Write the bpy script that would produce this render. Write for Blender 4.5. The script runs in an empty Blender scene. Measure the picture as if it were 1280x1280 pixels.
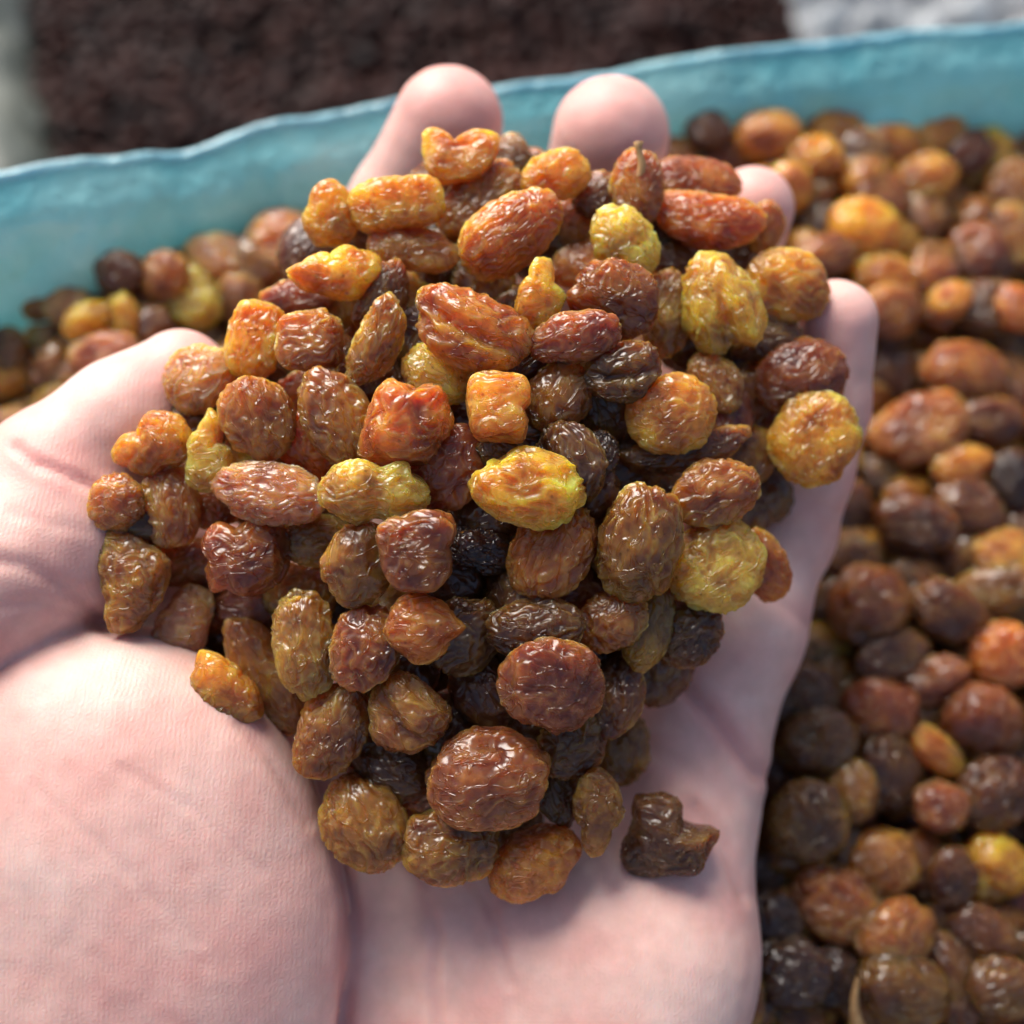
import bpy, math, random
import numpy as np
from mathutils import Vector, Matrix
from mathutils.bvhtree import BVHTree

# ------------------------------------------------------------------ camera, sky, sun, exposure
SC = bpy.context.scene
COL = SC.collection
H = 0.235                       # camera height over the lowest raisins (metres)
PITCH = math.radians(58)        # looking down by
FPX = 1372.0                    # focal length, in photograph pixels
sP, cP = math.sin(PITCH), math.cos(PITCH)
cam_data = bpy.data.cameras.new('camera')
cam = bpy.data.objects.new('camera', cam_data)
COL.objects.link(cam)
cam.location = (0, 0, H)
cam.rotation_euler = (math.pi / 2 - PITCH, 0, 0)
cam_data.sensor_width = 36.0
cam_data.lens = FPX / 1280 * 36.0
cam_data.clip_start = 0.01
cam_data.clip_end = 500
cam_data.dof.use_dof = True
cam_data.dof.focus_distance = 0.176
cam_data.dof.aperture_fstop = cam_data.lens / 6.4     # about a 6.4 mm wide aperture
cam_data.dof.aperture_blades = 0
SC.camera = cam

SUN_ELEV, SUN_AZ = math.radians(48), math.radians(-30)   # azimuth from +y towards +x
world = bpy.data.worlds.new('World')
SC.world = world
world.use_nodes = True
wn = world.node_tree
bg = wn.nodes['Background']
sky = wn.nodes.new('ShaderNodeTexSky')
sky.sky_type = 'NISHITA'
sky.sun_disc = False
sky.sun_elevation = SUN_ELEV
sky.sun_rotation = SUN_AZ
sky.dust_density = 4.0
sky.ozone_density = 1.0
sky.air_density = 0.65
wn.links.new(sky.outputs[0], bg.inputs[0])
bg.inputs[1].default_value = 0.058
sun_data = bpy.data.lights.new('sun', 'SUN')
sun_data.energy = 1.5
sun_data.angle = math.radians(38)
sun_data.color = (1.0, 0.95, 0.89)
sun = bpy.data.objects.new('sun', sun_data)
COL.objects.link(sun)
sun_dir = Vector((math.sin(SUN_AZ) * math.cos(SUN_ELEV), math.cos(SUN_AZ) * math.cos(SUN_ELEV), math.sin(SUN_ELEV)))
sun.rotation_euler = sun_dir.to_track_quat('Z', 'Y').to_euler()
sun.location = (-0.3, 0.6, 1.2)
SC.view_settings.view_transform = 'Standard'
SC.view_settings.look = 'None'
SC.view_settings.gamma = 1.0
SC.view_settings.exposure = 1.75
SC.cycles.use_denoising = True
SC.cycles.max_bounces = 10
SC.cycles.transmission_bounces = 8
SC.cycles.sample_clamp_indirect = 6.0

# ------------------------------------------------------------------ geometry of the view (real distances along each ray)
FWD = np.array([0, cP, -sP]); UP = np.array([0, sP, cP]); RGT = np.array([1.0, 0, 0])
CAMP = np.array([0, 0, H])
def P(px, py, d):
    return CAMP + FWD * d + RGT * ((px - 640) / FPX * d) + UP * ((640 - py) / FPX * d)
def on_plane(px, py, z):
    v = (640 - py) / FPX
    return P(px, py, (H - z) / (sP - cP * v))
RIM = [(-260, 262, .078), (-120, 236, .076), (0, 213, .074), (100, 200, .072), (200, 184, .070), (260, 168, .070), (330, 152, .068), (420, 136, .067), (500, 119, .067),
       (600, 106, .066), (700, 94, .066), (800, 78, .066), (900, 66, .066), (1000, 50, .067), (1100, 40, .068), (1200, 32, .068), (1290, 22, .069), (1420, 12, .070), (1560, 0, .07)]
rim_pts = np.array([on_plane(x, y, z) for x, y, z in RIM])
print('rim', rim_pts[0], rim_pts[-1])
rim_pts = np.concatenate([[rim_pts[0] + np.array(q) for q in ((-.075, -.22, 0), (-.070, -.13, 0), (-.056, -.065, 0), (-.032, -.025, 0))], rim_pts])   # the sack turns its corner outside the picture
def wall_y(x):
    return float(np.interp(x, rim_pts[:, 0], rim_pts[:, 1])) - .015
# where the raisins meet the sack wall, as seen: gives the height of the heap along the wall
def _contact(px, py):
    lo, hi = -.02, .12
    for _ in range(40):
        z = .5 * (lo + hi); p = on_plane(px, py, z)
        if p[1] > wall_y(p[0]): lo = z        # ray would land behind the wall: heap is higher
        else: hi = z
    return p[0], z
_ct = sorted(_contact(*q) for q in [(-150, 470), (0, 405), (70, 362), (140, 312), (230, 290), (330, 250), (400, 255), (520, 235), (700, 205), (850, 172), (960, 150), (1050, 140), (1150, 155), (1280, 175), (1400, 170)])
def zbin(x, y):                                     # top of the raisins in the sack
    t = np.clip((0.25 - y) / 0.20, 0, 1.6)
    base = 0.033 - 0.028 * t * t + 0.003 * np.sin(x * 40 + 1) + 0.002 * np.sin(y * 55 + x * 20)
    wy = np.interp(x, rim_pts[:, 0], rim_pts[:, 1]) - .015
    zc = np.interp(x, [q[0] for q in _ct], [q[1] for q in _ct])
    k = np.exp(-np.clip(wy - y, 0, 1) / .05)
    return base * (1 - k) + zc * k
def on_bin(px, py, dz=0.0):
    z = 0.02
    for _ in range(14):
        p = on_plane(px, py, z + dz)
        z = 0.5 * z + 0.5 * float(zbin(p[0], p[1]))
    return p
CAMROT = cam.rotation_euler.to_matrix()

# ------------------------------------------------------------------ noise
_rs = np.random.RandomState(7)
_perm = np.tile(_rs.permutation(256), 3)
_g = _rs.normal(size=(256, 3)); _g /= np.linalg.norm(_g, axis=1)[:, None]
def perlin(p):
    p = np.asarray(p, dtype=np.float64)
    i = np.floor(p).astype(np.int64); f = p - i; i &= 255
    w = f * f * f * (f * (f * 6 - 15) + 10)
    out = 0
    for dx in (0, 1):
        for dy in (0, 1):
            for dz in (0, 1):
                h = _perm[_perm[_perm[i[:, 0] + dx] + i[:, 1] + dy] + i[:, 2] + dz]
                g = _g[h]
                dot = g[:, 0] * (f[:, 0] - dx) + g[:, 1] * (f[:, 1] - dy) + g[:, 2] * (f[:, 2] - dz)
                wx = w[:, 0] if dx else 1 - w[:, 0]
                wy = w[:, 1] if dy else 1 - w[:, 1]
                wz = w[:, 2] if dz else 1 - w[:, 2]
                out = out + dot * wx * wy * wz
    return out * 1.5

# ------------------------------------------------------------------ objects and their tags
def tag(o, label=None, cat=None, group=None, kind=None):
    if label: o['label'] = label
    if cat: o['category'] = cat
    if group: o['group'] = group
    if kind: o['kind'] = kind
    return o
def mesh_obj(name, verts, faces, mat, parent=None, smooth=True):
    me = bpy.data.meshes.new(name)
    faces = np.asarray(faces)
    if faces.ndim == 2:
        nf, k = faces.shape
        me.vertices.add(len(verts)); me.vertices.foreach_set('co', np.asarray(verts, dtype=np.float32).ravel())
        me.loops.add(nf * k); me.loops.foreach_set('vertex_index', faces.ravel().astype(np.int32))
        me.polygons.add(nf)
        me.polygons.foreach_set('loop_start', np.arange(0, nf * k, k, dtype=np.int32))
        me.polygons.foreach_set('loop_total', np.full(nf, k, dtype=np.int32))
    else:
        me.from_pydata([tuple(v) for v in verts], [], faces.tolist())
    me.update(calc_edges=True)
    me.validate()
    if smooth: me.polygons.foreach_set('use_smooth', np.ones(len(me.polygons), dtype=bool))
    if mat: me.materials.append(mat)
    o = bpy.data.objects.new(name, me)
    COL.objects.link(o)
    if parent: o.parent = parent
    return o

# ------------------------------------------------------------------ materials
def new_mat(name):
    m = bpy.data.materials.new(name); m.use_nodes = True
    nt = m.node_tree
    return m, nt, nt.nodes['Principled BSDF']
def nd(nt, kind, **kw):
    n = nt.nodes.new(kind)
    for k, v in kw.items():
        if k in n.inputs: n.inputs[k].default_value = v
        else: setattr(n, k, v)
    return n
def ramp(nt, fac, stops):
    r = nt.nodes.new('ShaderNodeValToRGB')
    el = r.color_ramp.elements
    while len(el) > 1: el.remove(el[-1])
    el[0].position, el[0].color = stops[0][0], stops[0][1]
    for p, c in stops[1:]:
        e = el.new(p); e.color = c
    nt.links.new(fac, r.inputs[0])
    return r
def mixc(nt, fac, a, b, mode='MIX'):
    m = nt.nodes.new('ShaderNodeMix'); m.data_type = 'RGBA'; m.blend_type = mode
    for s, v in ((0, fac), (6, a), (7, b)):
        if hasattr(v, 'is_linked') or hasattr(v, 'links'): nt.links.new(v, m.inputs[s])
        else: m.inputs[s].default_value = v
    return m.outputs[2]

def raisin_material():
    m, nt, b = new_mat('raisin_skin')
    L = nt.links.new
    info = nd(nt, 'ShaderNodeObjectInfo')
    tc = nd(nt, 'ShaderNodeTexCoord')
    add = nd(nt, 'ShaderNodeVectorMath', operation='MULTIPLY_ADD')
    L(info.outputs['Random'], add.inputs[1]); add.inputs[1].default_value = (1, 1, 1)
    off = nd(nt, 'ShaderNodeMath', operation='MULTIPLY'); off.inputs[1].default_value = 3.0
    L(info.outputs['Random'], off.inputs[0])
    vec = nd(nt, 'ShaderNodeVectorMath', operation='ADD')
    L(tc.outputs['Object'], vec.inputs[0]); L(off.outputs[0], vec.inputs[1])
    nt.nodes.remove(add)
    big = nd(nt, 'ShaderNodeTexNoise', Scale=170.0, Detail=3.0, Roughness=0.55)
    fine = nd(nt, 'ShaderNodeTexNoise', Scale=900.0, Detail=4.0, Roughness=0.6)
    spots = nd(nt, 'ShaderNodeTexVoronoi', Scale=420.0)
    for n in (big, fine, spots): L(vec.outputs[0], n.inputs['Vector'])
    # redder and yellower patches of the skin, brown specks
    hue = nd(nt, 'ShaderNodeHueSaturation'); hue.inputs['Saturation'].default_value = .93
    hr = ramp(nt, big.outputs[0], [(0.3, (0.482, 0.482, 0.482, 1)), (0.7, (0.512, 0.512, 0.512, 1))])
    vr = ramp(nt, big.outputs[0], [(0.3, (0.52, 0.52, 0.52, 1)), (0.68, (1.2, 1.2, 1.2, 1))])
    L(hr.outputs[0], hue.inputs['Hue']); L(vr.outputs[0], hue.inputs['Value'])
    L(info.outputs['Color'], hue.inputs['Color'])
    sp = ramp(nt, spots.outputs['Distance'], [(0.06, (0.35, 0.28, 0.2, 1)), (0.16, (1, 1, 1, 1))])
    c = mixc(nt, 0.55, hue.outputs[0], sp.outputs[0], 'MULTIPLY')
    fr = ramp(nt, fine.outputs[0], [(0.3, (0.72, 0.7, 0.68, 1)), (0.7, (1.1, 1.1, 1.1, 1))])
    c = mixc(nt, 0.7, c, fr.outputs[0], 'MULTIPLY')
    g = nd(nt, 'ShaderNodeGamma'); g.inputs[1].default_value = 1.2; L(c, g.inputs[0])
    L(g.outputs[0], b.inputs['Base Color'])
    b.inputs['Subsurface Weight'].default_value = 1.0
    b.inputs['Transmission Weight'].default_value = 0.04
    b.inputs['Subsurface Radius'].default_value = (1.0, 0.55, 0.15)
    b.inputs['Subsurface Scale'].default_value = 0.018
    b.inputs['Subsurface Anisotropy'].default_value = 0.6
    b.inputs['IOR'].default_value = 1.5
    rr = ramp(nt, fine.outputs[0], [(0.35, (0.09, 0.09, 0.09, 1)), (0.7, (0.22, 0.22, 0.22, 1))])
    ro = nd(nt, 'ShaderNodeMapRange'); ro.inputs[3].default_value = -.02; ro.inputs[4].default_value = .10
    L(info.outputs['Random'], ro.inputs[0])
    ra_ = nd(nt, 'ShaderNodeMath', operation='ADD'); L(rr.outputs[0], ra_.inputs[0]); L(ro.outputs[0], ra_.inputs[1])
    L(ra_.outputs[0], b.inputs['Roughness'])
    b.inputs['Coat Weight'].default_value = 0.0
    b.inputs['Coat Roughness'].default_value = 0.12
    # thin wrinkle crests too fine for the mesh, drawn out along the grape
    amt = nd(nt, 'ShaderNodeTexNoise', Scale=95.0, Detail=0.0); L(vec.outputs[0], amt.inputs['Vector'])
    mp = nd(nt, 'ShaderNodeMapping'); mp.inputs['Scale'].default_value = (.55, 1, 1); L(vec.outputs[0], mp.inputs[0])
    prev = None
    for sc_, dist, w, st in ((150, 1.4, .03, 1.0), (380, .9, .05, .75)):
        n = nd(nt, 'ShaderNodeTexNoise', Scale=sc_, Detail=1.5, Distortion=dist); L(mp.outputs[0], n.inputs['Vector'])
        su = nd(nt, 'ShaderNodeMath', operation='SUBTRACT'); su.inputs[1].default_value = .5; L(n.outputs[0], su.inputs[0])
        ab = nd(nt, 'ShaderNodeMath', operation='ABSOLUTE'); L(su.outputs[0], ab.inputs[0])
        mr = nd(nt, 'ShaderNodeMapRange', interpolation_type='SMOOTHSTEP')
        for k, v in ((1, 0), (2, w), (3, 1), (4, 0)): mr.inputs[k].default_value = v
        L(ab.outputs[0], mr.inputs[0])
        bp = nd(nt, 'ShaderNodeBump', Strength=st, Distance=.00035); L(mr.outputs[0], bp.inputs['Height'])
        sm = nd(nt, 'ShaderNodeMapRange')
        for k, v in ((1, .34), (2, .62), (3, st * .25), (4, st)): sm.inputs[k].default_value = v
        L((big if sc_ < 300 else amt).outputs[0], sm.inputs[0]); L(sm.outputs[0], bp.inputs['Strength'])
        if prev: L(prev, bp.inputs['Normal'])
        prev = bp.outputs[0]
    L(prev, b.inputs['Normal'])
    return m
M_RAISIN = raisin_material()

def simple(name, col, rough=0.5, noise=None, sss=0.0, bump=None):
    m, nt, b = new_mat(name)
    b.inputs['Roughness'].default_value = rough
    b.inputs['Base Color'].default_value = (*col, 1)
    tc = nd(nt, 'ShaderNodeTexCoord')
    if noise:
        sc, col2 = noise
        n = nd(nt, 'ShaderNodeTexNoise', Scale=sc, Detail=5.0)
        nt.links.new(tc.outputs['Object'], n.inputs['Vector'])
        r = ramp(nt, n.outputs[0], [(0.35, (*col, 1)), (0.65, (*col2, 1))])
        nt.links.new(r.outputs[0], b.inputs['Base Color'])
        if bump:
            bp = nd(nt, 'ShaderNodeBump', Strength=0.6, Distance=bump)
            nt.links.new(n.outputs[0], bp.inputs['Height']); nt.links.new(bp.outputs[0], b.inputs['Normal'])
    if sss:
        b.inputs['Specular IOR Level'].default_value = 0.10
        b.inputs['Subsurface Weight'].default_value = sss
        b.inputs['Subsurface Radius'].default_value = (1, 0.4, 0.15)
        b.inputs['Subsurface Scale'].default_value = 0.003
    return m
M_STEM = simple('dry_stem', (0.42, 0.22, 0.08), 0.6, (600, (0.55, 0.34, 0.14)))
M_FLOOR = simple('stall_board', (0.16, 0.14, 0.12), 0.7, (9, (0.24, 0.21, 0.18)), bump=0.002)
M_DARK = simple('dark_raisin_skin', (0.005, 0.0025, 0.003), 0.5, (75, (0.042, 0.013, 0.0095)), sss=0.05)
M_UNDER = simple('raisin_bulk', (0.05, 0.022, 0.008), 0.6, (130, (0.16, 0.08, 0.025)), bump=0.004)
M_GREY = simple('grey_green_plastic', (0.085, 0.095, 0.075), 0.45, (30, (0.15, 0.16, 0.13)), bump=0.003)

def skin_material():
    m, nt, b = new_mat('skin')
    L = nt.links.new
    tc = nd(nt, 'ShaderNodeTexCoord')
    n1 = nd(nt, 'ShaderNodeTexNoise', Scale=55.0, Detail=3.0, Roughness=0.55)
    n2 = nd(nt, 'ShaderNodeTexNoise', Scale=260.0, Detail=3.0, Roughness=0.6)
    for n in (n1, n2): L(tc.outputs['Object'], n.inputs['Vector'])
    c1 = ramp(nt, n1.outputs[0], [(0.32, (0.765, 0.535, 0.46, 1)), (0.52, (0.745, 0.465, 0.395, 1)), (0.72, (0.715, 0.375, 0.322, 1))])
    c2 = ramp(nt, n2.outputs[0], [(0.3, (0.90, 0.88, 0.87, 1)), (0.7, (1.06, 1.06, 1.06, 1))])
    c = mixc(nt, 0.8, c1.outputs[0], c2.outputs[0], 'MULTIPLY')
    # redness carried by the mesh: fingertips, folds
    at = nd(nt, 'ShaderNodeAttribute', attribute_name='flush')
    c = mixc(nt, at.outputs['Fac'], c, (0.68, 0.30, 0.27, 1))
    L(c, b.inputs['Base Color'])
    b.inputs['Subsurface Weight'].default_value = 0.55
    b.inputs['Subsurface Radius'].default_value = (1.0, 0.36, 0.22)
    b.inputs['Subsurface Scale'].default_value = 0.0032
    b.inputs['Roughness'].default_value = 0.47
    b.inputs['IOR'].default_value = 1.4
    # fine skin lines: two crossing sets of stretched lines and small cells
    def lines(rot, sx, sy, dist):
        mp = nd(nt, 'ShaderNodeMapping'); mp.inputs['Rotation'].default_value = rot; mp.inputs['Scale'].default_value = (sx, sy, sy * 0.35)
        L(tc.outputs['Object'], mp.inputs['Vector'])
        n = nd(nt, 'ShaderNodeTexNoise', Scale=1.0, Detail=2.0, Distortion=dist)
        L(mp.outputs[0], n.inputs['Vector'])
        return n.outputs[0]
    l1 = lines((0, 0, 0.55), 2100, 190, 0.3)
    l2 = lines((0, 0, -0.5), 1700, 210, 0.3)
    wv = nd(nt, 'ShaderNodeTexWave', Scale=390.0, Distortion=5.0, Detail=2.0)
    wv.inputs['Detail Scale'].default_value = 0.5
    L(tc.outputs['Object'], wv.inputs['Vector'])
    vo = nd(nt, 'ShaderNodeTexVoronoi', Scale=1150.0); vo.feature = 'DISTANCE_TO_EDGE'
    L(tc.outputs['Object'], vo.inputs['Vector'])
    prev = None
    for src, st, di in ((l1, 0.10, 0.00016), (l2, 0.09, 0.00014), (wv.outputs[1], 0.16, 0.00010), (vo.outputs[0], 0.30, 0.00024), (n2.outputs[0], 0.07, 0.0004)):
        bp = nd(nt, 'ShaderNodeBump', Strength=st, Distance=di)
        L(src, bp.inputs['Height'])
        if prev: L(prev, bp.inputs['Normal'])
        prev = bp.outputs[0]
    L(prev, b.inputs['Normal'])
    return m
M_SKIN = skin_material()

def sack_material(name, ca, cb, rough):
    m, nt, b = new_mat(name)
    L = nt.links.new
    tc = nd(nt, 'ShaderNodeTexCoord')
    mp = nd(nt, 'ShaderNodeMapping'); mp.inputs['Scale'].default_value = (1, 1, 0.35)
    L(tc.outputs['Object'], mp.inputs['Vector'])
    n = nd(nt, 'ShaderNodeTexNoise', Scale=45.0, Detail=4.0, Distortion=0.4)
    L(mp.outputs[0], n.inputs['Vector'])
    r = ramp(nt, n.outputs[0], [(0.3, (*ca, 1)), (0.7, (*cb, 1))])
    L(r.outputs[0], b.inputs['Base Color'])
    b.inputs['Roughness'].default_value = rough
    b.inputs['Coat Weight'].default_value = 1.0
    b.inputs['Coat Roughness'].default_value = 0.08
    # woven tape
    w1 = nd(nt, 'ShaderNodeTexWave', Scale=160.0, Distortion=0.5); w1.bands_direction = 'X'
    w2 = nd(nt, 'ShaderNodeTexWave', Scale=160.0, Distortion=0.5); w2.bands_direction = 'Z'
    L(tc.outputs['Object'], w1.inputs['Vector']); L(tc.outputs['Object'], w2.inputs['Vector'])
    mx = nd(nt, 'ShaderNodeMath', operation='MAXIMUM'); L(w1.outputs[1], mx.inputs[0]); L(w2.outputs[1], mx.inputs[1])
    bp = nd(nt, 'ShaderNodeBump', Strength=0.3, Distance=0.0004); L(mx.outputs[0], bp.inputs['Height'])
    n3 = nd(nt, 'ShaderNodeTexNoise', Scale=90.0, Detail=3.0); L(tc.outputs['Object'], n3.inputs['Vector'])
    bp2 = nd(nt, 'ShaderNodeBump', Strength=0.9, Distance=0.006); L(n3.outputs[0], bp2.inputs['Height']); L(bp.outputs[0], bp2.inputs['Normal'])
    L(bp2.outputs[0], b.inputs['Normal'])
    # thin plastic lets some light through
    tr = nd(nt, 'ShaderNodeBsdfTranslucent'); L(r.outputs[0], tr.inputs['Color'])
    ms = nd(nt, 'ShaderNodeMixShader'); ms.inputs[0].default_value = 0.38
    out = nt.nodes['Material Output']
    L(b.outputs[0], ms.inputs[1]); L(tr.outputs[0], ms.inputs[2]); L(ms.outputs[0], out.inputs['Surface'])
    return m
M_SACK = sack_material('turquoise_plastic', (0.22, 0.59, 0.63), (0.48, 0.79, 0.78), 0.28)
M_HEM = sack_material('blue_hem', (0.22, 0.55, 0.66), (0.46, 0.76, 0.80), 0.35)
def clear_bag_material():
    m, nt, b = new_mat('clear_plastic_bag')
    b.inputs['Base Color'].default_value = (0.62, 0.66, 0.68, 1)
    b.inputs['Roughness'].default_value = 0.07
    tr = nd(nt, 'ShaderNodeBsdfTransparent')
    ms = nd(nt, 'ShaderNodeMixShader'); ms.inputs[0].default_value = 0.55
    out = nt.nodes['Material Output']
    nt.links.new(b.outputs[0], ms.inputs[1]); nt.links.new(tr.outputs[0], ms.inputs[2]); nt.links.new(ms.outputs[0], out.inputs['Surface'])
    return m
M_BAG = clear_bag_material()

# ------------------------------------------------------------------ the stall board everything stands on
def board():
    s = 6.0
    v = [(-s, -s, -0.30), (s, -s, -0.30), (s, s, -0.30), (-s, s, -0.30)]
    o = mesh_obj('ground', v, [(0, 1, 2, 3)], M_FLOOR, smooth=False)
    tag(o, kind='structure')
board()

# ------------------------------------------------------------------ the hand: one continuous surface grown from bones
def smin(a, b, k):
    h = np.clip(0.5 + 0.5 * (b - a) / k, 0, 1)
    return b + (a - b) * h - k * h * (1 - h)
class Field:
    def __init__(self, lo, hi, vox):
        self.lo = np.array(lo, dtype=np.float32); self.vox = vox
        self.n = np.ceil((np.array(hi) - lo) / vox).astype(int) + 1
    def blank(self): return np.full(self.n, 0.05, dtype=np.float32)
    def sub(self, lo, hi):
        a = np.clip(np.floor((lo - self.lo) / self.vox).astype(int), 0, self.n)
        b = np.clip(np.ceil((hi - self.lo) / self.vox).astype(int) + 1, 0, self.n)
        ax = [self.lo[i] + self.vox * np.arange(a[i], b[i], dtype=np.float32) for i in range(3)]
        X, Y, Z = np.meshgrid(*ax, indexing='ij', sparse=True)
        return tuple(slice(a[i], b[i]) for i in range(3)), X, Y, Z
    def cone(self, f, A, ra, B, rb, k):
        A = np.asarray(A); B = np.asarray(B); m = max(ra, rb) + 0.016
        sl, X, Y, Z = self.sub(np.minimum(A, B) - m, np.maximum(A, B) + m)
        d = B - A; L2 = float(d @ d)
        t = np.clip(((X - A[0]) * d[0] + (Y - A[1]) * d[1] + (Z - A[2]) * d[2]) / L2, 0, 1)
        q = np.sqrt((X - A[0] - t * d[0]) ** 2 + (Y - A[1] - t * d[1]) ** 2 + (Z - A[2] - t * d[2]) ** 2) - (ra + (rb - ra) * t)
        f[sl] = smin(f[sl], q.astype(np.float32), k)
    def ell(self, f, C, axes, rad, k):
        C = np.asarray(C); m = max(rad) + 0.016
        sl, X, Y, Z = self.sub(C - m, C + m)
        s1 = 0; s2 = 0
        for a, r in zip(axes, rad):
            t = (X - C[0]) * a[0] + (Y - C[1]) * a[1] + (Z - C[2]) * a[2]
            s1 = s1 + (t / r) ** 2; s2 = s2 + (t / (r * r)) ** 2
        k0 = np.sqrt(s1); k1 = np.sqrt(s2) + 1e-9
        f[sl] = smin(f[sl], (k0 * (k0 - 1) / k1).astype(np.float32), k)
def squashed(fld, f, C, axes, rad, pw, k):
    C = np.asarray(C); m = max(rad) + 0.016
    sl, X, Y, Z = fld.sub(C - m, C + m)
    s1 = 0; r2 = 0
    for a, r in zip(axes, rad):
        t = (X - C[0]) * a[0] + (Y - C[1]) * a[1] + (Z - C[2]) * a[2]
        s1 = s1 + np.abs(t / r) ** pw; r2 = r2 + t * t
    k0 = s1 ** (1 / pw) + 1e-6
    f[sl] = smin(f[sl], (np.sqrt(r2) * (1 - 1 / k0)).astype(np.float32), k)
def surface_nets(f, lo, vox):
    s = f < 0
    n = np.array(f.shape)
    acc = np.zeros(tuple(n - 1) + (3,), dtype=np.float32); cnt = np.zeros(tuple(n - 1), dtype=np.float32)
    quads = []
    for ax in range(3):
        a = [slice(None)] * 3; b = [slice(None)] * 3
        a[ax] = slice(0, -1); b[ax] = slice(1, None)
        cross = np.argwhere(s[tuple(a)] != s[tuple(b)])
        i2 = cross.copy(); i2[:, ax] += 1
        fa = f[tuple(cross.T)]; fb = f[tuple(i2.T)]
        pos = cross.astype(np.float32); pos[:, ax] += fa / (fa - fb)
        o1, o2 = (ax + 1) % 3, (ax + 2) % 3
        cells = []
        for da, db in ((-1, -1), (0, -1), (0, 0), (-1, 0)):
            c = cross.copy(); c[:, o1] += da; c[:, o2] += db
            ok = np.all((c >= 0) & (c < n - 1), axis=1)
            np.add.at(acc, tuple(c[ok].T), pos[ok]); np.add.at(cnt, tuple(c[ok].T), 1)
            cells.append(c)
        good = np.all([np.all((c >= 0) & (c < n - 1), axis=1) for c in cells], axis=0)
        quads.append((np.stack(cells, 1)[good], (fa < 0)[good]))
    used = np.argwhere(cnt > 0)
    idx = np.full(tuple(n - 1), -1, dtype=np.int64); idx[tuple(used.T)] = np.arange(len(used))
    V = acc[tuple(used.T)] / cnt[tuple(used.T)][:, None] * vox + lo
    F = []
    for q, flip in quads:
        k = idx[q[..., 0], q[..., 1], q[..., 2]]
        k[~flip] = k[~flip][:, ::-1]
        F.append(k)
    return V.astype(np.float64), np.concatenate(F)
def smooth_verts(V, F, it, w=0.5):
    E = np.concatenate([F[:, [0, 1]], F[:, [1, 2]], F[:, [2, 3]], F[:, [3, 0]]])
    E = np.unique(np.sort(E, axis=1), axis=0)
    deg = np.bincount(E.ravel(), minlength=len(V))[:, None]
    for i in range(it):
        ww = w if i % 2 == 0 else -w * 1.03
        S = np.zeros_like(V)
        for c in range(3):
            S[:, c] = np.bincount(E[:, 0], weights=V[E[:, 1], c], minlength=len(V)) + np.bincount(E[:, 1], weights=V[E[:, 0], c], minlength=len(V))
        V = V + ww * (S / np.maximum(deg, 1) - V)
    return V
def vnormals(V, F):
    fn = np.cross(V[F[:, 2]] - V[F[:, 0]], V[F[:, 3]] - V[F[:, 1]])
    N = np.zeros_like(V)
    for c in range(3):
        for k in range(4): N[:, c] += np.bincount(F[:, k], weights=fn[:, c], minlength=len(V))
    return N / (np.linalg.norm(N, axis=1)[:, None] + 1e-12)

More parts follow.
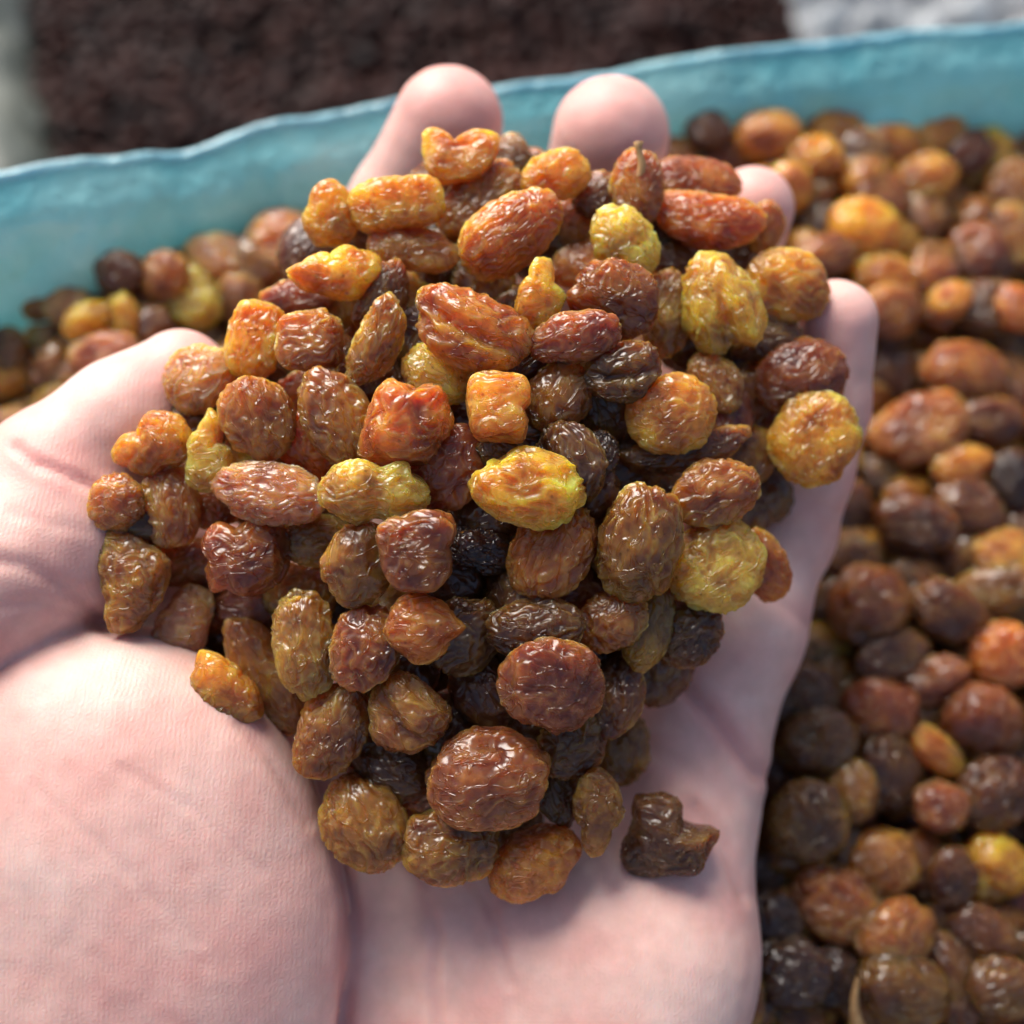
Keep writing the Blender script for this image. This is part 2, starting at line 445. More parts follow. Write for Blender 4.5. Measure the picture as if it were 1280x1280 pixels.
def build_hand():
    # joints: photograph direction, distance from the lens, radius (metres)
    J = {
        'index':  [(455, 690, .233, .0125), (452, 430, .239, .0110), (498, 262, .232, .0104), (561, 153, .222, .0109)],
        'middle': [(600, 700, .236, .0125), (680, 430, .243, .0108), (733, 268, .232, .0104), (764, 172, .221, .0117)],
        'ring':   [(735, 760, .233, .0125), (850, 510, .239, .0098), (912, 345, .228, .0085), (941, 262, .219, .0082)],
        'little': [(868, 900, .218, .0140), (978, 665, .218, .0100), (1029, 510, .213, .0084), (1044, 402, .207, .0077)],
    }
    met = {
        'index':  [(430, 1500, .200, .0180), (450, 1120, .2155, .0150)],
        'middle': [(560, 1560, .200, .0180), (590, 1150, .2130, .0165)],
        'ring':   [(650, 1560, .198, .0185), (705, 1140, .2110, .0175)],
        'little': [(720, 1580, .196, .0190), (806, 1180, .2060, .0190)],
    }
    pts = [P(x, y, d) for ch in (*J.values(), *met.values()) for x, y, d, r in ch]
    wr = P(560, 1720, .196); elbow = wr + np.array([-0.012, -0.14, -0.012])
    pts += [P(-260, 1100, .19), P(-120, 800, .19), wr + np.array([0, -0.03, 0])]
    lo = np.min(pts, 0) - 0.032; hi = np.max(pts, 0) + 0.032
    lo[1] = wr[1] - 0.10
    fld = Field(lo, hi, 0.00088)
    palm = fld.blank()
    for k, ch in met.items():
        pp = [(P(x, y, d), r) for x, y, d, r in ch] + [(P(*J[k][0][:3]), J[k][0][3])]
        pp = [(wr + (pp[0][0] - wr) * 0.25, .0215)] + pp
        for (A, ra), (B, rb) in zip(pp, pp[1:]): fld.cone(palm, A, ra, B, rb, .007)
    for dx in (-0.016, 0.0, 0.016):
        fld.cone(palm, wr + np.array([dx, 0, 0]), .0205, elbow + np.array([dx * 1.3, 0, 0]), .0235, .010)
    # soft pads of the palm: under the fingers and along the outer edge
    ax = (RGT, UP, FWD)
    fld.ell(palm, P(760, 1230, .2035), ax, (.0225, .026, .0165), .010)
    fld.ell(palm, P(840, 960, .2155), ax, (.0130, .018, .0125), .008)
    # web between thumb and index
    fld.cone(palm, P(445, 780, .232), .013, P(90, 690, .211), .0135, .008)
    fld.cone(palm, P(445, 950, .226), .014, P(120, 850, .205), .017, .008)
    fingers = fld.blank()
    for k, ch in J.items():
        f = fld.blank()
        pp = [(P(x, y, d), r) for x, y, d, r in ch]
        for (A, ra), (B, rb) in zip(pp, pp[1:]): fld.cone(f, A, ra, B, rb, .0035)
        # finger pads, on the side that faces up
        for t, (A, ra), (B, rb) in ((.5, pp[1], pp[2]), (.45, pp[0], pp[1])):
            C = A + (B - A) * t; u = (B - A) / np.linalg.norm(B - A)
            n = CAMP - C; n -= u * (n @ u); n /= np.linalg.norm(n)
            fld.ell(f, C + n * .003, (u, np.cross(u, n), n), (np.linalg.norm(B - A) * .42, ra * .92, ra * .85), .004)
        fingers = smin(fingers, f, .0016)
    body = smin(palm, fingers, .006)
    thumb = fld.blank()
    tp = [(-60, 790, .193, .0150), (72, 597, .197, .0118), (160, 528, .200, .0108), (228, 473, .203, .0090)]
    pp = [(P(x, y, d), r) for x, y, d, r in tp]
    for (A, ra), (B, rb) in zip(pp, pp[1:]): fld.cone(thumb, A, ra, B, rb, .005)
    fld.cone(thumb, P(-70, 760, .1865), .0165, P(90, 676, .1955), .0150, .006)
    body = smin(body, thumb, .0022)
    then = fld.blank()
    a1 = RGT * math.cos(.35) + UP * math.sin(.35); a2 = -RGT * math.sin(.35) + UP * math.cos(.35)
    squashed(fld, then, P(95, 1135, .1925), (a1, a2, FWD), (.0462, .0480, .0235), 2.45, .004)
    fld.cone(then, P(200, 1400, .196), .028, P(330, 1650, .196), .024, .012)
    body = smin(body, then, .0009)
    body[0] = body[-1] = .05; body[:, 0] = body[:, -1] = .05; body[:, :, 0] = body[:, :, -1] = .05
    V, F = surface_nets(body, fld.lo, fld.vox)
    V = smooth_verts(V, F, 8)
    N = vnormals(V, F)
    # where each point is seen, to lay the creases along their real course on the skin
    rel = V - CAMP; dep = rel @ FWD
    px = 640 + rel @ RGT / dep * FPX; py = 640 - rel @ UP / dep * FPX
    facing = np.clip(-(N * rel).sum(1) / np.linalg.norm(rel, axis=1), 0, 1)
    up = facing > 0.02
    creases = [  # points, half width px, depth mm
        ([(826, 832), (852, 858), (885, 890), (915, 922), (948, 966)], 9, 1.5),
        ([(20, 560), (45, 580), (80, 592), (128, 614)], 6, .7),
        ([(-20, 700), (30, 706), (70, 730), (105, 752), (140, 790)], 9, .55),
        ([(-10, 762), (40, 752), (90, 766), (125, 782)], 7, .3),
        ([(510, 1060), (530, 1110), (546, 1170), (542, 1230), (550, 1290)], 6, .55),
        ([(575, 1070), (610, 1130), (628, 1190), (640, 1230)], 6, .5),
        ([(870, 1010), (905, 1060), (930, 1120)], 9, .7),
        ([(955, 742), (985, 760), (1012, 782)], 8, .5),
        ([(952, 600), (1000, 622), (1050, 640)], 9, .35),
        ([(360, 900), (392, 960), (425, 1050), (440, 1130), (430, 1290)], 7, 1.1),
        ([(300, 905), (330, 940), (360, 985), (385, 1030)], 7, .4),
        ([(760, 905), (800, 930), (860, 960), (905, 1000)], 12, .4),
        ([(10, 640), (60, 655), (115, 665)], 6, .15),
        ([(150, 960), (240, 1010), (330, 1090)], 5, .18),
        ([(40, 980), (130, 1060), (250, 1180)], 5, .15),
    ]
    disp = np.zeros(len(V)); flush = np.zeros(len(V))
    for pl, w, dmm in creases:
        D = np.full(len(V), 1e9)
        for (x0, y0), (x1, y1) in zip(pl, pl[1:]):
            L2 = (x1 - x0) ** 2 + (y1 - y0) ** 2
            t = np.clip(((px - x0) * (x1 - x0) + (py - y0) * (y1 - y0)) / L2, 0, 1)
            D = np.minimum(D, np.hypot(px - x0 - t * (x1 - x0), py - y0 - t * (y1 - y0)))
        g = np.exp(-(D / w) ** 2) - 0.22 * np.exp(-((D - 2.4 * w) / (1.3 * w)) ** 2)
        disp -= np.where(up, g * dmm * .001, 0)
        flush = np.maximum(flush, np.where(up, np.exp(-(D / (2.2 * w)) ** 2) * min(.55, dmm * .5), 0))
    disp += 0.0004 * perlin(V * 60) + 0.00010 * perlin(V * 260)
    V = V + N * disp[:, None]
    for x, y, r, a in ((560, 120, 110, .42), (765, 135, 110, .45), (955, 235, 80, .42), (1050, 390, 85, .36), (250, 430, 70, .22),
                       (115, 700, 70, .30), (790, 900, 110, .22), (200, 1060, 120, .18), (330, 1160, 90, .16), (70, 880, 90, .12)):
        flush = np.maximum(flush, a * np.exp(-(((px - x) ** 2 + (py - y) ** 2) / r ** 2)))
    o = mesh_obj('hand', V, F, M_SKIN)
    at = o.data.attributes.new('flush', 'FLOAT', 'POINT')
    at.data.foreach_set('value', flush.astype(np.float32))
    tag(o, 'bare pale hand, palm up with fingers curled, cupping a heap of raisins', 'hand')
    bvh = BVHTree.FromPolygons([tuple(v) for v in V], F.tolist())
    return o, bvh
HAND, HAND_BVH = build_hand()
def skin_depth(px, py):
    d = P(px, py, 1.0) - CAMP
    L = np.linalg.norm(d)
    hit = HAND_BVH.ray_cast(Vector(CAMP), Vector(d / L))
    return None if hit[0] is None else float((np.array(hit[0]) - CAMP) @ FWD)

# ------------------------------------------------------------------ raisin shapes
_cs = {}
def cube_sphere(n):
    if n in _cs: return _cs[n]
    t = np.tan(np.linspace(-math.pi / 4, math.pi / 4, n + 1))
    a, b = np.meshgrid(t, t, indexing='ij')
    vs, fs = [], []; base = 0
    for axis in range(3):
        for sg in (-1, 1):
            v = np.empty((n + 1, n + 1, 3)); v[..., axis] = sg; v[..., (axis + 1) % 3] = a * sg; v[..., (axis + 2) % 3] = b
            vs.append(v.reshape(-1, 3))
            i = np.arange((n + 1) * (n + 1)).reshape(n + 1, n + 1) + base
            fs.append(np.stack([i[:-1, :-1], i[1:, :-1], i[1:, 1:], i[:-1, 1:]], -1).reshape(-1, 4)); base += (n + 1) ** 2
    V = np.concatenate(vs); V /= np.linalg.norm(V, axis=1)[:, None]
    key = np.round(V * 1e5).astype(np.int64)
    _, first, inv = np.unique(key, axis=0, return_index=True, return_inverse=True)
    F = inv.ravel()[np.concatenate(fs)]
    _cs[n] = (V[first], F)
    return _cs[n]
def raisin_shape(kind, seed, rx, ry, rz, n, wrinkle=1.0, outline=None):
    """vertices of a wrinkled dried grape; x is its long axis, z its flat side"""
    U, F = cube_sphere(n)
    r = np.random.RandomState(seed)
    s = r.uniform(-50, 50, 3)
    p = U.copy()
    x, y, z = p[:, 0].copy(), p[:, 1].copy(), p[:, 2].copy()
    if kind == 'box':
        p = np.sign(p) * np.abs(p) ** 0.86
        p *= (1 / (np.abs(p) ** 3.4).sum(1) ** (1 / 3.4))[:, None] * np.array([.92, .92, .95])
    elif kind == 'pear':
        k = 1 - .42 * x - .12 * x * x
        p[:, 1] *= k; p[:, 2] *= k
        p[:, 0] += .10 * np.clip(x - .86, 0, 1) * 6
    elif kind == 'egg':
        k = 1 - .16 * x
        p[:, 1] *= k; p[:, 2] *= k
    elif kind == 'peanut':
        k = 1 - .28 * np.exp(-((x - .08) / .22) ** 2)
        p[:, 1] *= k; p[:, 2] *= k
    elif kind == 'fold':
        p[:, 1] += .30 * (x * x - .4); p[:, 2] -= .40 * np.exp(-((y + .12 + .15 * x) / .20) ** 2) * (z > 0) * z
    elif kind == 'heart':
        g = np.exp(-((y - .02 + .1 * x) / .16) ** 2)
        p[:, 2] -= .5 * g * np.clip(z, 0, 1) * np.clip(x + .55, 0, 1.2)
        p[:, 0] -= .22 * np.exp(-(y / .22) ** 2) * np.clip(x, 0, 1)
        p[:, 1] *= 1 - .22 * (-x)
    elif kind == 'crescent':
        p[:, 1] += .38 * (x * x - .4); p[:, 1] *= .86
    elif kind == 'disc':
        rho = np.hypot(x, y)
        p[:, 2] *= .86 + .14 * np.exp(-((rho - .72) / .2) ** 2)
    if outline is not None:
        ph = np.arctan2(p[:, 1], p[:, 0])
        oa = np.arctan2([q[1] for q in outline], [q[0] for q in outline]); orr = np.hypot([q[0] for q in outline], [q[1] for q in outline])
        o = np.argsort(oa); oa = oa[o]; orr = orr[o]
        R = np.interp(ph, np.concatenate([oa[-1:] - 2 * math.pi, oa, oa[:1] + 2 * math.pi]), np.concatenate([orr[-1:], orr, orr[:1]]))
        rho = np.hypot(p[:, 0], p[:, 1])
        sq = np.clip(rho, 0, 1) ** .8
        p[:, 0] = np.cos(ph) * sq * R; p[:, 1] = np.sin(ph) * sq * R
        rx = ry = 1.0
    rad = np.array([rx, ry, rz])
    q = U * rad / rz if outline is None else np.stack([p[:, 0], p[:, 1], U[:, 2] * rz], 1) / rz
    lump = 1.0 if kind != 'lump' else 1.2
    base = 1 + .10 * lump * perlin(U * 1.2 + s) + .035 * lump * perlin(U * 2.6 + s * 1.3) - .22 * np.clip(perlin(U * 1.5 + s * .31) - .12, 0, .7)
    p = p * base[:, None]
    # wrinkles: folded ridges that run roughly along the grape, warped
    w = np.stack([perlin(q * 1.1 + s + k * 17.3) for k in range(3)], 1)
    st = np.array([.62, 1.55, 1.3]) if kind not in ('disc', 'lump') else np.array([1.15, 1.15, 1.1])
    qa = q * st * r.uniform(.95, 1.35) + w * r.uniform(.8, 1.2)
    na = perlin(qa * 1.1 + s)
    nb = perlin(qa * 2.7 + s * 2.1 + w * .6)
    nc = perlin(qa * 5.4 + s * 3.7)
    ra = 1 - np.sqrt((na * 3.4) ** 2 + .006); rb = 1 - np.sqrt((nb * 2.4) ** 2 + .015); rc = 1 - np.sqrt((nc * 2.2) ** 2 + .03)
    mask = np.clip(.62 + .9 * perlin(U * 1.9 + s * .7), .2, 1.25)
    d = (.085 * np.clip(ra, -.5, 1) + .038 * np.clip(rb, -.5, 1) * mask + .010 * np.clip(rc, -.5, 1) * mask) * wrinkle * r.uniform(.75, 1.15)
    mn = min(rx, ry, rz) if outline is None else rz
    v = p * rad
    nrm = U / rad; nrm /= np.linalg.norm(nrm, axis=1)[:, None]
    v = v + nrm * ((d - .03) * mn)[:, None]
    return v, F

PAL = {  # dried grape colours; the darker picks also carry painted shade
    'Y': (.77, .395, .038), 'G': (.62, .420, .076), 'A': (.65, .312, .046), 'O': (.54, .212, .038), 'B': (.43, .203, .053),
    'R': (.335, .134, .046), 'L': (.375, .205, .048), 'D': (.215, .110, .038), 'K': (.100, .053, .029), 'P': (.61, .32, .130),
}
# pixel x, y, length, width, angle, colour, layer, kind, label
IN_HAND = [
 (572,197,105,62,4,'A',0,'box','amber boxy raisin at the very top of the heap, against the index fingertip'),
 (640,203,45,66,0,'D',2,'oval','dark brown raisin half hidden behind the topmost amber raisin, between two fingertips'),
 (600,250,112,72,40,'B',1,'oval','brown raisin under the topmost amber raisin, overlapped by a long reddish raisin'),
 (636,293,132,82,38,'O',0,'oval','long reddish orange raisin slanting below the topmost amber raisin'),
 (695,220,80,58,15,'A',0,'oval','bright amber raisin lying against the middle finger pad'),
 (495,255,116,62,8,'A',0,'box','golden brown blocky raisin across the side of the index finger'),
 (414,268,66,84,5,'Y',0,'lump','orange yellow raisin on the outer edge beside the index finger'),
 (517,312,106,54,-8,'B',1,'oval','brown oblong raisin tucked under the golden brown blocky raisin'),
 (420,340,132,62,12,'Y',0,'lump','long yellow orange wedge shaped raisin below the index finger'),
 (750,247,62,58,0,'D',1,'oval','dark shiny raisin between the middle finger pad and the stalked raisin'),
 (797,235,88,62,90,'B',0,'oval','brown raisin with a straw coloured stalk sticking up at the middle finger'),
 (712,282,55,62,0,'L',2,'oval','olive raisin deep between the reddish orange slanting one and the olive yellow oval'),
 (781,303,92,70,-50,'G',0,'oval','olive yellow oval raisin below the stalked raisin'),
 (873,224,104,56,0,'B',1,'oval','brown raisin lying at the base of the ring fingertip'),
 (885,272,132,74,-12,'O',0,'crescent','orange brown kidney shaped raisin beside the ring fingertip'),
 (957,284,60,44,80,'L',1,'oval','small dark olive raisin stuck to the side of the ring finger'),
 (318,425,92,66,78,'Y',0,'box','orange yellow raisin standing upright just past the thumb tip'),
 (388,426,76,72,0,'B',0,'box','square brown raisin beside the upright orange yellow one'),
 (372,374,92,46,5,'R',2,'oval','red brown raisin hidden under the yellow orange wedge'),
 (477,372,86,62,60,'D',1,'crescent','dark brown curved raisin behind the golden crescent raisin'),
 (468,428,112,60,64,'L',0,'crescent','golden olive crescent shaped raisin on end'),
 (590,410,142,88,-22,'O',0,'fold','large orange brown raisin with a sharp fold across it, upper middle of the heap'),
 (675,368,90,62,88,'Y',0,'pear','small yellow pear shaped raisin with a dark tip'),
 (722,332,66,52,0,'B',2,'oval','brown raisin sunk behind the small yellow pear shaped raisin'),
 (767,374,104,88,-20,'R',0,'lump','red raisin with one bright white gloss spot'),
 (718,422,110,58,12,'R',0,'oval','flat red brown raisin under the red glossy one'),
 (832,392,102,58,85,'L',1,'oval','dark olive raisin standing beside the heart shaped yellow one'),
 (846,324,56,46,0,'D',2,'oval','dark raisin in the gap under the orange brown kidney shaped one'),
 (900,380,122,90,-72,'G',0,'heart','yellow heart shaped raisin with a deep furrow'),
 (983,357,100,82,-15,'A',0,'oval','light golden raisin touching the little fingertip'),
 (957,425,84,54,0,'D',1,'oval','dark olive raisin below the light golden one at the little fingertip'),
 (1003,470,110,84,20,'R',0,'oval','glossy dark plum raisin lying on the little finger'),
 (1018,548,110,100,60,'A',0,'disc','flat round tan gold raisin lying on the little finger'),
 (778,463,90,68,15,'D',0,'fold','black brown glossy raisin with a bluish shine across its top'),
 (895,476,80,54,-62,'B',1,'oval','narrow brown raisin between the bright orange round one and the plum one'),
 (840,519,104,92,10,'A',0,'disc','bright orange round raisin, the lightest in its dark surroundings'),
 (698,497,88,74,60,'B',1,'oval','brown raisin next to the golden boxy raisin in mid heap'),
 (622,507,94,86,-82,'A',0,'box','golden boxy raisin with a notch at one side, in mid heap'),
 (545,468,84,70,-30,'G',1,'lump','greenish yellow raisin below the large folded one'),
 (250,473,84,80,40,'P',0,'oval','pinkish tan raisin resting on the thumb tip'),
 (192,556,106,70,20,'A',0,'lump','deep orange raisin lying on the side of the thumb'),
 (264,562,106,58,78,'G',0,'pear','pale yellow pear shaped raisin beside the deep orange one by the thumb'),
 (322,524,100,84,-70,'B',0,'oval','amber brown raisin with large smooth wrinkles above the pinkish oval'),
 (290,588,64,52,-20,'Y',2,'oval','deep yellow raisin peeping out between the pale pear and the pinkish oval'),
 (385,490,80,54,20,'R',2,'oval','purple brown raisin behind the wrinkled olive gold one'),
 (384,560,84,66,-60,'O',1,'oval','red brown raisin squeezed beside the amber brown smooth wrinkled one'),
 (424,525,126,76,-60,'L',0,'oval','wrinkled olive gold raisin fused to a large orange brown lump'),
 (508,526,126,112,10,'O',0,'lump','large lumpy orange brown raisin in the centre of the upper heap'),
 (563,584,104,84,60,'R',1,'lump','very dark red brown raisin under the lumpy orange brown one'),
 (340,616,132,72,-12,'P',0,'oval','pinkish amber oval raisin with clear wrinkles, nearest the thumb web'),
 (467,615,122,78,-5,'G',0,'peanut','yellow peanut shaped raisin pinched in the middle'),
 (662,610,126,90,-6,'Y',0,'oval','bright yellow wrinkled oval raisin at the very centre of the heap'),
 (625,566,54,42,0,'D',1,'lump','small crinkled dark raisin just above the bright yellow central one'),
 (712,577,98,78,-50,'D',1,'oval','dark brown raisin overlapped by the bright yellow central one'),
 (750,568,58,42,80,'K',1,'lump','small black crinkled raisin past the bright yellow central one'),
 (855,563,150,54,12,'D',1,'crescent','dark flattened raisin with a pale thin edge under the bright orange round one'),
 (895,615,102,74,22,'B',0,'oval','dusky brown raisin just above the greenish yellow round one'),
 (800,676,136,100,82,'L',0,'egg','big olive brown egg shaped raisin with long wrinkles'),
 (898,708,112,108,30,'G',0,'disc','smooth greenish yellow round raisin on the base of the little finger'),
 (955,706,86,56,-68,'O',1,'oval','red brown raisin peeping out behind the greenish yellow round one'),
 (690,690,122,92,55,'O',1,'oval','red brown raisin with crossing wrinkles below the bright yellow central one'),
 (519,690,110,90,85,'R',0,'box','translucent red raisin with flat sides below the yellow peanut shaped one'),
 (602,685,90,58,-8,'K',2,'oval','blackish raisin with fine streaks in the gap beside the translucent red one'),
 (146,628,66,66,0,'B',0,'lump','small tan raisin in the fold at the thumb base'),
 (212,632,100,64,-82,'B',1,'oval','brown raisin standing next to the small tan one at the thumb base'),
 (268,636,58,50,0,'L',1,'oval','small olive raisin under the pale yellow pear'),
 (302,695,124,100,-18,'R',0,'lump','knobbly red brown raisin with glassy bumps below the pinkish oval'),
 (166,722,126,84,-68,'B',0,'lump','tall amber brown triangular raisin in the crease of the thumb ball'),
 (235,702,86,56,10,'B',1,'oval','brown raisin bridging the triangular one and the knobbly one'),
 (225,780,108,68,62,'P',0,'oval','pinkish amber almond shaped raisin leaning on the thumb ball'),
 (280,858,114,64,-52,'A',0,'lump','amber raisin lying along the edge of the thumb ball, lowest on that edge'),
 (332,846,150,68,-60,'L',1,'oval','long dark olive raisin lying beside the thumb ball'),
 (381,805,126,72,-84,'L',0,'oval','smooth olive yellow oval raisin, low in the heap'),
 (396,676,84,58,0,'L',1,'oval','olive brown raisin between the knobbly one and the translucent red one'),
 (450,706,98,84,70,'L',0,'lump','crumpled brown raisin beside the translucent red one'),
 (376,742,92,74,20,'B',2,'oval','brown raisin behind the top of the smooth olive yellow one'),
 (458,808,96,84,70,'B',0,'lump','crumpled amber brown raisin next to the smooth olive yellow one'),
 (526,787,86,78,0,'O',0,'lump','small vivid orange crumpled raisin, low in the middle of the heap'),
 (578,797,98,82,30,'D',1,'oval','dark olive raisin behind the small vivid orange one'),
 (510,890,92,88,-40,'L',0,'fold','round olive brown raisin with an orange fold in its middle'),
 (415,911,116,78,66,'L',0,'oval','olive brown raisin with long shiny wrinkles at the thumb ball edge'),
 (482,958,108,80,-30,'D',1,'oval','dark brown streaked raisin under the round olive brown one'),
 (455,1028,116,96,-52,'L',0,'oval','big smooth olive raisin, lowest one against the thumb ball'),
 (565,1056,112,88,0,'L',0,'lump','olive brown raisin at the lower edge beside the big smooth olive one'),
 (608,972,146,114,10,'R',0,'oval','big shiny red brown raisin, the largest low in the heap'),
 (692,856,122,110,-15,'R',0,'disc','dark plum raisin covered in tight ring shaped wrinkles'),
 (669,786,112,68,4,'D',1,'oval','dark raisin just above the ring wrinkled plum one'),
 (765,776,84,66,25,'B',1,'lump','brown raisin with a pale cracked ridge under the big olive brown egg shaped one'),
 (812,786,102,56,66,'L',1,'oval','dark olive raisin standing below the big olive brown egg shaped one'),
 (856,790,90,80,20,'D',1,'oval','dark brown raisin under the greenish yellow round one'),
 (771,870,96,62,75,'D',1,'oval','dark olive raisin peeping out beside the ring wrinkled plum one'),
 (714,932,82,72,30,'D',1,'oval','dark brown raisin below the ring wrinkled plum one'),
 (696,985,86,58,-75,'D',1,'oval','dark reddish raisin between the largest shiny one and the narrow olive yellow one'),
 (668,1076,132,98,24,'O',0,'lump','translucent amber raisin with ruffled edge, lowest in the whole heap'),
 (748,1015,116,62,84,'L',0,'pear','narrow olive yellow raisin with a lengthwise groove at the lower edge'),
 (835,1045,120,105,0,'D',0,'oval','dark brown crooked raisin lying apart on the bare palm'),
]
OUTL = {   # own outlines, photograph pixels from the centre, y up
 (835,1045): [(-42,50),(-24,56),(-4,55),(12,46),(18,28),(20,16),(40,10),(64,10),(62,-4),(54,-20),(38,-46),(8,-44),(-16,-52),(-42,-50),(-57,-28),(-50,0),(-44,20)],
 (166,722): [(-32,62),(-6,58),(24,40),(46,20),(40,-10),(18,-50),(-4,-66),(-26,-60),(-28,-30),(-42,0),(-44,34)],
 (420,340): [(-66,-4),(-44,8),(-8,22),(30,30),(56,24),(66,4),(40,-22),(10,-34),(-22,-26),(-50,-16)],
 (414,268): [(-14,38),(4,42),(22,30),(32,0),(30,-24),(8,-42),(-22,-36),(-34,-14),(-28,12)],
 (192,556): [(-54,-8),(-44,10),(-20,18),(-4,38),(34,38),(50,18),(46,-8),(16,-30),(-8,-42),(-34,-28),(-52,-22)],
 (225,780): [(10,52),(34,44),(40,14),(36,-12),(10,-40),(-14,-52),(-42,-36),(-30,-4),(-12,26)],
 (280,858): [(-42,18),(-28,44),(-10,42),(8,32),(24,16),(44,-14),(46,-40),(24,-52),(-8,-38),(-34,-12)],
 (508,526): [(-40,24),(-24,52),(10,44),(46,44),(52,26),(62,4),(46,-26),(22,-54),(-10,-56),(-56,-38),(-52,-8)],
 (748,1015): [(-16,50),(2,58),(28,40),(32,10),(22,-26),(6,-58),(-8,-56),(-20,-18),(-32,10),(-30,30)],
 (526,787): [(-14,46),(10,44),(44,16),(58,6),(38,-14),(20,-38),(-8,-42),(-26,-30),(-42,-12),(-38,22)],
 (302,695): [(-50,28),(-28,44),(-6,36),(22,50),(50,40),(60,6),(48,-30),(22,-50),(-14,-40),(-34,-44),(-44,-8)],
 (519,690): [(-44,32),(-18,44),(18,56),(44,48),(46,6),(38,-38),(10,-54),(-18,-50),(-36,-24),(-46,4)],
 (668,1076): [(-58,-10),(-40,20),(-6,40),(36,44),(60,24),(44,-14),(14,-40),(-20,-52),(-46,-44)],
 (622,507): [(-40,20),(-22,40),(12,42),(36,30),(44,6),(34,-6),(30,-44),(6,-46),(-26,-42),(-36,-16)],
 (572,197): [(-48,28),(-26,34),(-4,20),(30,30),(50,26),(50,4),(36,-18),(4,-32),(-28,-28),(-42,-8)],
 (675,368): [(-4,46),(14,46),(20,16),(32,-14),(22,-40),(-6,-46),(-28,-32),(-30,-6),(-14,20)],
 (264,562): [(-2,50),(10,44),(12,10),(28,-18),(32,-40),(0,-52),(-26,-44),(-28,-14),(-14,24)],
}
def dome(px, py):
    ex = (px - 600) / 430; ey = (py - 640) / 470
    return .1765 + .021 * ex * ex + (.024 if ey < 0 else .012) * ey * ey

class Item: pass
def relax(items, iters=60, front=None):
    n = len(items)
    pairs = []
    for i in range(n):
        for j in range(i + 1, n):
            a, b = items[i], items[j]
            dx, dy = b.x - a.x, b.y - a.y
            dist = math.hypot(dx, dy)
            def sup(it):
                ca, sa = math.cos(it.ang), math.sin(it.ang)
                if dist < 1e-6: return min(it.w, it.h) / 2
                u, v = (dx * ca - dy * sa) / dist, (dx * sa + dy * ca) / dist    # image y points down
                return 1 / math.sqrt((u / (it.w / 2)) ** 2 + (v / (it.h / 2)) ** 2)
            q = dist / (sup(a) + sup(b))
            if q < 1: pairs.append((i, j, math.sqrt(1 - q * q) * .66))
    for _ in range(iters):
        for i, j, s in pairs:
            a, b = items[i], items[j]
            need = s * (a.rz + b.rz)
            a_front = (a.layer, a.d) < (b.layer, b.d) if a.layer != b.layer else a.d < b.d
            f, k = (a, b) if a_front else (b, a)
            gap = k.d - f.d
            if gap < need:
                m = (need - gap) * .35
                f.d -= m * .5; k.d += m * .5
        for it in items:
            if it.limit is not None: it.d = min(it.d, it.limit)
            it.d += (it.want - it.d) * .03
def place_raisin(name, it, n, wrinkle=1.0, mesh=None):
    k = it.d / FPX
    if mesh is None:
        ol = OUTL.get((it.x, it.y)) if it.own else None
        if ol: ol = [(u * k, v * k) for u, v in ol]
        V, F = raisin_shape(it.kind, it.seed, it.w * k / 2, it.h * k / 2, it.rz, n, wrinkle, ol)
        o = mesh_obj(name, V, F, M_RAISIN)
        ang = 0 if ol else it.ang
        sc = 1
    else:
        o = bpy.data.objects.new(name, mesh); COL.objects.link(o)
        ang = it.ang; sc = (it.w * k / 2 / .008, it.h * k / 2 / .0065, it.rz / .0055)
    r = random.Random(it.seed)
    t = it.tilt
    M = CAMROT @ Matrix.Rotation(ang, 3, 'Z') @ Matrix.Rotation(r.uniform(-t, t), 3, 'X') @ Matrix.Rotation(r.uniform(-t, t), 3, 'Y')
    if mesh is not None and r.random() < .5: M = M @ Matrix.Rotation(math.pi, 3, 'Z')
    o.rotation_mode = 'QUATERNION'; o.rotation_quaternion = M.to_quaternion()
    o.location = P(it.x, it.y, it.d)
    if mesh is not None: o.scale = sc
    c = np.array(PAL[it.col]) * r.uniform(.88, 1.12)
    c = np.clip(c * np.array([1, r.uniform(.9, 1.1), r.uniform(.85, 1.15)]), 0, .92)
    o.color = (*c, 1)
    return o

items = []
for i, (x, y, w, h, a, col, layer, kind, label) in enumerate(IN_HAND):
    it = Item(); it.x, it.y, it.w, it.h, it.ang, it.col, it.layer, it.kind, it.label = x, y, w, h, math.radians(a), col, layer, kind, label
    it.seed = 100 + i; it.own = True
    it.w *= 1.12; it.h *= 1.12
    k = .18 / FPX
    flat = .52 if kind == 'disc' else .64
    it.rz = min(it.w, it.h) / 2 * k * flat
    it.tilt = 0.16 if layer == 0 else 0.3
    s = skin_depth(x, y)
    it.limit = None if s is None else s - it.rz * .72
    it.want = dome(x, y) + (0, .0055, .0125)[layer] + it.rz * .6 - .004
    if it.limit is not None: it.want = min(it.want, it.limit)
    it.d = it.want
    items.append(it)
